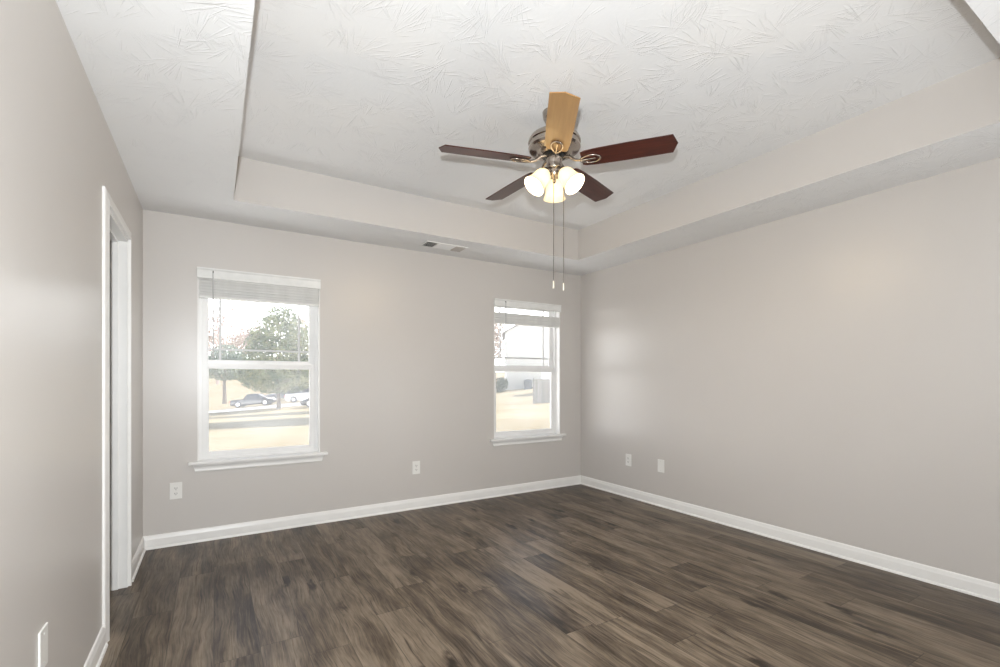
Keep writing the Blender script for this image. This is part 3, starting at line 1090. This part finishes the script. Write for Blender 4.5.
# ------------------------------------------------------------------ trees
def leaf_cloud(mb, rng, blobs, n, size):
    """Leaf-clump triangles and quads on and inside a union of ellipsoids; blobs are (centre, radii)."""
    wts = [b[1][0] * b[1][1] + b[1][0] * b[1][2] for b in blobs]
    for _ in range(n):
        c, r = rng.choices(blobs, wts)[0]
        d = Vector((rng.gauss(0, 1), rng.gauss(0, 1), rng.gauss(0, 1))).normalized()
        k = 1.0 - 0.55 * rng.random() ** 2.2
        p = Vector((c[0] + d.x * r[0] * k, c[1] + d.y * r[1] * k, c[2] + d.z * r[2] * k))
        nr = (d + Vector((rng.uniform(-1, 1), rng.uniform(-1, 1), rng.uniform(-0.6, 1.0))) * 0.9).normalized()
        a = nr.orthogonal().normalized()
        a = Matrix.Rotation(rng.uniform(0, 2 * PI), 3, nr) @ a
        b = nr.cross(a)
        s = size * rng.uniform(0.55, 1.3)
        w = s * rng.uniform(0.45, 0.8)
        mb.add([p - a * s, p - b * w + nr * s * 0.2, p + a * s, p + b * w + nr * s * 0.2], [(0, 1, 2, 3)])


def branch(mb, rng, p, d, length, r, depth, spread=0.55, up=0.12, minr=0.012):
    pts, rad = [p.copy()], [r]
    q, dd = p.copy(), d.copy()
    for i in range(3):
        dd = (dd + Vector((rng.uniform(-1, 1), rng.uniform(-1, 1), rng.uniform(-0.6, 1))) * 0.13 + Vector((0, 0, up * 0.4))).normalized()
        q = q + dd * length / 3
        pts.append(q.copy())
        rad.append(max(minr, r * (1 - 0.16 * (i + 1))))
    mb.tube(pts, rad, 6 if depth > 2 else 4)
    if depth <= 0:
        return
    for k in range(rng.choice((2, 3, 3))):
        side = dd.orthogonal().normalized()
        side = Matrix.Rotation(rng.uniform(0, 2 * PI), 3, dd) @ side
        nd = (dd + side * rng.uniform(spread * 0.6, spread * 1.4) + Vector((0, 0, up))).normalized()
        st = pts[-1] if k == 0 else pts[rng.choice((2, 3))]
        branch(mb, rng, st, nd, length * rng.uniform(0.62, 0.82), max(minr, rad[-1] * 0.72), depth - 1, spread, up, minr)


def leafy_tree(label, x, y, trunk_h, trunk_r, blobs, n, size, leaf, seed, group='trees seen through the windows'):
    g = terrain(x, y)
    t = thing('leafy_tree', label, 'tree', (x, y, g), group=group)
    rng = random.Random(seed)
    mb = MB()
    top_z = max(b[0][2] for b in blobs)
    mb.tube([(0, 0, -0.15), (0.02, 0, trunk_h * 0.4), (-0.03, 0.03, trunk_h), (0.02, 0.0, (trunk_h + top_z) / 2)],
            [trunk_r * 1.35, trunk_r, trunk_r * 0.85, trunk_r * 0.5], 10)
    for c, r in blobs:
        e = Vector(c)
        s = Vector((0, 0, trunk_h * 0.95 + 0.25 * max(0, c[2] - trunk_h)))
        mid = s.lerp(e, 0.5) + Vector((0, 0, -0.1))
        mb.tube([s, mid, e], [trunk_r * 0.5, trunk_r * 0.33, trunk_r * 0.12], 6)
    mb.build('trunk', M['bark'], t, smooth=60)
    mb = MB()
    leaf_cloud(mb, rng, blobs, n, size)
    mb.build('foliage', M[leaf], t, fix=False)
    return t


def bare_tree(label, x, y, h, seed, depth=6, group='bare trees beyond the street'):
    g = terrain(x, y)
    t = thing('bare_tree', label, 'tree', (x, y, g), group=group)
    rng = random.Random(seed)
    mb = MB()
    branch(mb, rng, Vector((0, 0, -0.1)), Vector((0, 0, 1)), h * 0.30, h * 0.020, depth, 0.6, 0.16, 0.022)
    mb.build('branches', M['twig'], t)
    return t


# main tree
mx, my = world_uv((278.5 - 500) / 467.8 * 44.5, 44.5)
leafy_tree('broad green tree standing on the lawn before the parked cars', mx, my, 1.75, 0.17,
           [((0, 0, 3.0), (3.4, 3.4, 1.5)), ((0.1, 0.1, 5.0), (3.1, 3.1, 2.2)), ((0.2, 0, 7.1), (2.6, 2.6, 1.9)), ((0.3, 0, 8.6), (1.6, 1.6, 1.2)),
            ((-2.2, 0, 3.6), (1.5, 1.5, 1.3)), ((2.5, 0, 4.0), (1.5, 1.5, 1.6)), ((1.6, -0.8, 6.3), (1.3, 1.3, 1.5)), ((-1.6, 0.5, 6.0), (1.3, 1.3, 1.4))],
           15000, 0.135, 'leaf', 5)
# second tree further off, at the left edge of the window
tx, ty = world_uv((224.5 - 500) / 467.8 * 60, 60)
leafy_tree('smaller blue-green tree beyond the street, behind the black coupe', tx, ty, 2.4, 0.22,
           [((0, 0, 4.6), (2.6, 2.6, 1.6)), ((1.9, 0, 4.9), (1.8, 1.8, 1.5)), ((-1.7, 0, 5.0), (1.6, 1.6, 1.4)), ((0.3, 0, 6.3), (1.8, 1.8, 1.3))],
           6000, 0.16, 'leaf_blue', 8)
# bare trees and russet trees up the slope
for px, dd, h, sd, lab in ((207, 66, 13.5, 25, 'bare pinkish tree at the window edge, nearest the street'), (218, 74, 13.5, 21, 'bare pinkish tree up the slope, behind the smaller blue-green tree'),
                           (240, 82, 15.0, 22, 'bare pinkish tree up the slope, between the two leafy trees')):
    p = world_uv((px - 500) / 467.8 * dd, dd)
    bare_tree(lab, p.x, p.y, h, sd)
for px, dd, lab, sd, lf, s in ((205, 98, 'russet tree on the far slope at the window edge', 31, 'leaf_rust', 1.0),
                               (234, 116, 'russet tree on the far slope behind the bare trees', 32, 'leaf_rust', 1.05),
                               (252, 100, 'russet tree on the far slope behind the broad green tree', 33, 'leaf_rust', 0.9),
                               (312, 92, 'yellowing tree on the far slope behind the white car', 34, 'leaf_rust', 1.1)):
    p = world_uv((px - 500) / 467.8 * dd, dd)
    leafy_tree(lab, p.x, p.y, 2.0, 0.25,
               [((0, 0, 3.6 * s), (4.2 * s, 4.2 * s, 2.4 * s)), ((1.5, 0, 6.0 * s), (2.8 * s, 2.8 * s, 2.0 * s)), ((-1.6, 0, 5.4 * s), (2.6 * s, 2.6 * s, 2.0 * s))],
               1300, 0.30, lf, sd, 'russet trees on the far slope')
# unseen trees added between the windows' views to shade the grass before the street
for x, y, s, sd, lab in ((9.2, 23.5, 0.9, 41, 'unseen leafy tree added for its shade, nearest the house'),
                         (13.2, 34.5, 1.0, 42, 'unseen leafy tree added for its shade, nearest the street')):
    leafy_tree(lab, x, y, 2.2 * s, 0.25 * s,
               [((0, 0, 4.4 * s), (3.8 * s, 3.8 * s, 2.2 * s)), ((0.2, 0, 7.0 * s), (3.2 * s, 3.2 * s, 2.2 * s)), ((0, 0, 9.3 * s), (2.0 * s, 2.0 * s, 1.8 * s))],
               7000, 0.30, 'leaf', sd, 'unseen trees added to shade the lawn')


# ------------------------------------------------------------------ cars
def car(name, label, cat, loc, rz, pitch, paint, L=4.8, W=1.85, H=1.38, roof=(0.30, 0.40, 0.62, 0.82), nose=0.62, deck=0.86, wheel_r=0.34, group=None):
    """Car pointing along +x, centred on the origin, wheels on z = 0. roof: rear foot, rear top, front top, windscreen foot as fractions of L."""
    root = thing(name, label, cat, loc, (0, pitch, rz), group=group)
    X = lambda f: (f - 0.5) * L
    belt = deck * 0.98
    # body: cross-sections along the length
    secs = [(0.0, 0.32, deck * 0.86, 0.78), (0.02, 0.24, deck * 0.96, 0.90), (0.10, 0.20, deck, 0.97), (roof[0], 0.18, belt + 0.02, 1.0), (0.5, 0.18, belt, 1.0),
            (roof[3], 0.18, belt * 0.98, 1.0), (0.92, 0.20, nose + 0.08, 0.96), (0.985, 0.24, nose, 0.88), (1.0, 0.32, nose * 0.85, 0.76)]
    mb = MB()
    vs, fs = [], []
    for f, zb, zt, wf in secs:
        w = W / 2 * wf
        for yy, zz in ((-w * 0.90, zb), (-w, zb + 0.12), (-w, zt * 0.72), (-w * 0.93, zt - 0.03), (-w * 0.80, zt), (w * 0.80, zt), (w * 0.93, zt - 0.03),
                       (w, zt * 0.72), (w, zb + 0.12), (w * 0.90, zb)):
            vs.append((X(f), yy, zz))
    n = 10
    for i in range(len(secs) - 1):
        for k in range(n):
            fs.append((i * n + k, i * n + (k + 1) % n, (i + 1) * n + (k + 1) % n, (i + 1) * n + k))
    fs.append(tuple(range(n)))
    fs.append(tuple((len(secs) - 1) * n + k for k in range(n)))
    mb.add(vs, fs)
    # roof panel on its pillars
    rt = W / 2 * 0.66
    rw = W / 2 * 0.86
    r0, r1, r2, r3 = roof
    mb.add([(X(r1), -rt, H - 0.03), (X(r2), -rt, H - 0.04), (X(r2), rt, H - 0.04), (X(r1), rt, H - 0.03),
            (X(r1 + 0.04), -rt * 0.8, H), (X(r2 - 0.05), -rt * 0.8, H), (X(r2 - 0.05), rt * 0.8, H), (X(r1 + 0.04), rt * 0.8, H)],
           [(4, 5, 6, 7), (0, 1, 5, 4), (1, 2, 6, 5), (2, 3, 7, 6), (3, 0, 4, 7), (0, 3, 2, 1)])
    for s in (-1, 1):
        for fa, fb in ((r0 + 0.012, r1), (r3 - 0.012, r2), ((r0 + r3) / 2 - 0.01, (r1 + r2) / 2)):
            mb.tube([(X(fa), s * rw, belt - 0.02), (X(fb), s * rt, H - 0.03)], 0.035, 6)
    mb.build('body', M[paint], root, smooth=35)
    mb = MB()
    g = 0.985
    mb.add([(X(r0), -rw * g, belt - 0.03), (X(r3), -rw * g, belt - 0.03), (X(r2), -rt * g, H - 0.035), (X(r1), -rt * g, H - 0.035),
            (X(r0), rw * g, belt - 0.03), (X(r3), rw * g, belt - 0.03), (X(r2), rt * g, H - 0.035), (X(r1), rt * g, H - 0.035)],
           [(0, 1, 2, 3), (5, 4, 7, 6), (4, 0, 3, 7), (1, 5, 6, 2), (3, 2, 6, 7), (0, 4, 5, 1)])
    mb.build('windows', M['car_glass'], root)
    for fx in (0.19, 0.80):
        for s in (-1, 1):
            mat = Matrix.Translation((X(fx), s * (W / 2 - 0.09), wheel_r)) @ Matrix.Rotation(PI / 2, 4, 'X')
            ty_ = MB().lathe([(wheel_r * 0.62, -0.11), (wheel_r * 0.93, -0.11), (wheel_r, -0.08), (wheel_r, 0.08), (wheel_r * 0.93, 0.11), (wheel_r * 0.62, 0.11)], 24, mat
                             ).build('wheel', M['tyre'], root, smooth=40)
            MB().lathe([(wheel_r * 0.62, -0.112), (wheel_r * 0.60, -0.118), (wheel_r * 0.2, -0.10), (0.02, -0.115), (0.02, 0.115), (wheel_r * 0.2, 0.10), (wheel_r * 0.60, 0.118),
                        (wheel_r * 0.62, 0.112)], 20, mat).build('hub', M['rim'], ty_, smooth=40)
    for s in (-1, 1):
        MB().box(X(0.0) - 0.02, X(0.045), s * W / 2 * 0.60 - 0.20, s * W / 2 * 0.60 + 0.20, deck * 0.70, deck * 0.86).build('tail_lamp', M['tail'], root, bevel=0.02)
        MB().box(X(0.955), X(1.0) + 0.01, s * W / 2 * 0.56 - 0.18, s * W / 2 * 0.56 + 0.18, nose * 0.80, nose * 0.96).build('headlamp', M['headlamp'], root, bevel=0.02)
    return root


view_right = -YAW                              # heading, seen from the room, straight to the right


def park(px, d, name, label, cat, paint, turn=0.0, **kw):
    x, y = world_uv((px - 500) / 467.8 * d, d)
    rz = view_right + turn
    hx, hy = math.cos(rz), math.sin(rz)
    sl = (terrain(x + hx, y + hy) - terrain(x - hx, y - hy)) / 2
    return car(name, label, cat, (x, y, terrain(x, y) + 0.06), rz, -math.atan(sl), paint, **kw)


park(254.5, 52.0, 'parked_coupe', 'black low coupe parked along the street left of the broad tree', 'car', 'car_black', 0.2, L=4.5, group='cars parked on the street')
park(287, 59.0, 'parked_sedan', 'dark grey sedan partly hidden behind the broad tree trunk', 'car', 'car_grey', 0.35, L=4.6, group='cars parked on the street')
park(309, 54.0, 'parked_wagon', 'white tall wagon parked right of the broad tree trunk', 'car', 'car_white', 0.3, L=4.9, H=1.75, roof=(0.04, 0.07, 0.58, 0.74), nose=0.85, deck=1.02,
     group='cars parked on the street')
park(326, 45.0, 'parked_hatchback', 'dark car at the window edge, nearer than the others', 'car', 'car_black', PI + 0.1, L=4.3, H=1.45, group='cars parked on the street')

# ------------------------------------------------------------------ neighbour's house, seen through the window by the corner
hx_, hy_ = world_uv((531 - 500) / 467.8 * 50, 50)
hz = terrain(hx_, hy_)
house = thing('neighbour_house', 'pale two-storey gabled house across the lawn', 'house', (hx_, hy_, hz), (0, 0, -YAW))
HW, HD, EV, PK = 2.75, 9.0, 5.95, 7.45
mb = MB()
prof = [(-HW, -0.6), (HW, -0.6), (HW, EV), (0, PK), (-HW, EV)]
mb.add([(x, 0, z_) for x, z_ in prof] + [(x, HD, z_) for x, z_ in prof],
       [tuple(range(5)), tuple(range(9, 4, -1))] + [(i, (i + 1) % 5, 5 + (i + 1) % 5, 5 + i) for i in range(5)])
mb.build('house_wall', M['siding'], house)
mb = MB()
for s in (-1, 1):
    dx, dz = 0.30, -0.30 * (PK - EV) / HW
    vs = [(0, -0.3, PK + 0.02), (s * (HW + dx), -0.3, EV + dz + 0.02), (s * (HW + dx), HD + 0.3, EV + dz + 0.02), (0, HD + 0.3, PK + 0.02)]
    vs += [(x, y, z_ + 0.16) for x, y, z_ in vs]
    mb.add(vs, [(0, 1, 2, 3), (4, 7, 6, 5), (0, 4, 5, 1), (1, 5, 6, 2), (2, 6, 7, 3), (3, 7, 4, 0)])
mb.build('roof', M['roof'], house)
mb = MB()
mb.box(-HW - 0.02, -HW + 0.12, -0.03, 0.1, -0.5, EV - 0.02)
mb.box(HW - 0.12, HW + 0.02, -0.03, 0.1, -0.5, EV - 0.02)
mb.build('corner_board', M['car_white'], house)

# cooling unit against the house, fence, trailer, shrubs
ux, uy = world_uv((528 - 500) / 467.8 * 49.2, 49.2)
un = thing('cooling_unit', 'grey outdoor cooling unit beside the gabled house', 'cooling unit', (ux, uy, terrain(ux, uy)), (0, 0, -YAW))
MB().box(-0.40, 0.40, -0.40, 0.40, -0.1, 0.95).build('cabinet', M['unit'], un, bevel=0.03)
MB().lathe([(0.30, 0.95), (0.31, 0.97), (0.20, 1.0), (0.05, 1.0)], 24).build('fan_grille', M['dark'], un, smooth=40)
mb = MB()
for i in range(9):
    mb.box(-0.38, 0.38, -0.41, -0.40, 0.08 + i * 0.09, 0.11 + i * 0.09)
mb.build('louvre_panel', M['dark'], un)

fd = 31.0
fa_ = world_uv((533.5 - 500) / 467.8 * fd, fd)
fence = thing('board_fence', 'weathered grey board fence right of the cooling unit', 'fence', (fa_.x, fa_.y, terrain(fa_.x, fa_.y)), (0, 0, -YAW + 0.2))
FLEN = 7.0
mb = MB()
x = 0.0
rng = random.Random(3)
while x < FLEN:
    mb.box(x, x + 0.132, -0.011, 0.011, -0.4, 1.62 + rng.uniform(-0.015, 0.015))
    x += 0.14
mb.build('board_panel', M['fence'], fence)
for zz in (0.25, 1.35):
    MB().box(0, FLEN, 0.011, 0.05, zz, zz + 0.09).build('fence_rail', M['fence'], fence)
for xx in (0.0, 2.3, 4.6, 6.9):
    MB().box(xx, xx + 0.09, 0.05, 0.14, -0.5, 1.68).build('fence_post', M['fence'], fence)

td_ = 44.0
tp = world_uv((547.5 - 500) / 467.8 * td_, td_)
tr = thing('utility_trailer', 'white box trailer standing behind the board fence', 'trailer', (tp.x, tp.y, terrain(tp.x, tp.y)), (0, 0, -YAW))
MB().box(-0.55, 2.6, -0.9, 0.9, 0.45, 2.05).build('trailer_box', M['trailer'], tr, bevel=0.05)
for xx in (0.8, 1.5):
    for s in (-1, 1):
        MB().lathe([(0.12, -0.1), (0.32, -0.1), (0.33, 0.1), (0.12, 0.1)], 18, Matrix.Translation((xx, s * 0.85, 0.32)) @ Matrix.Rotation(PI / 2, 4, 'X')).build('wheel', M['tyre'], tr, smooth=40)
MB().box(-1.5, -0.5, -0.05, 0.05, 0.42, 0.52).build('hitch', M['dark'], tr)


def shrub(label, px, d, rx, rz_, leaf, seed, n=900, size=0.10):
    p = world_uv((px - 500) / 467.8 * d, d)
    t = thing('garden_shrub', label, 'shrub', (p.x, p.y, terrain(p.x, p.y)), group='shrubs by the gabled house')
    mb = MB()
    rng = random.Random(seed)
    for k in range(6):
        a = k * 2 * PI / 6
        mb.tube([(0, 0, -0.05), (0.3 * rx * math.cos(a), 0.3 * rx * math.sin(a), rz_ * 0.8), (0.6 * rx * math.cos(a), 0.6 * rx * math.sin(a), rz_ * 1.3)], [0.04, 0.03, 0.01], 5)
    mb.build('stem', M['bark'], t)
    mb = MB()
    leaf_cloud(mb, rng, [((0, 0, rz_), (rx, rx, rz_)), ((0.3 * rx, 0, rz_ * 1.3), (rx * 0.7, rx * 0.7, rz_ * 0.8))], n, size)
    mb.build('foliage', M[leaf], t, fix=False)


shrub('dark rounded shrub at the near corner of the gabled house', 501, 47.5, 0.75, 0.75, 'leaf_dark', 51)
p = world_uv((494 - 500) / 467.8 * 66, 66)
leafy_tree('russet tree left of the gabled house', p.x, p.y, 1.8, 0.2, [((0, 0, 5.2), (1.9, 1.9, 2.0)), ((0.4, 0, 7.3), (1.2, 1.2, 1.2))], 900, 0.22, 'leaf_rust', 61,
           'russet trees on the far slope')
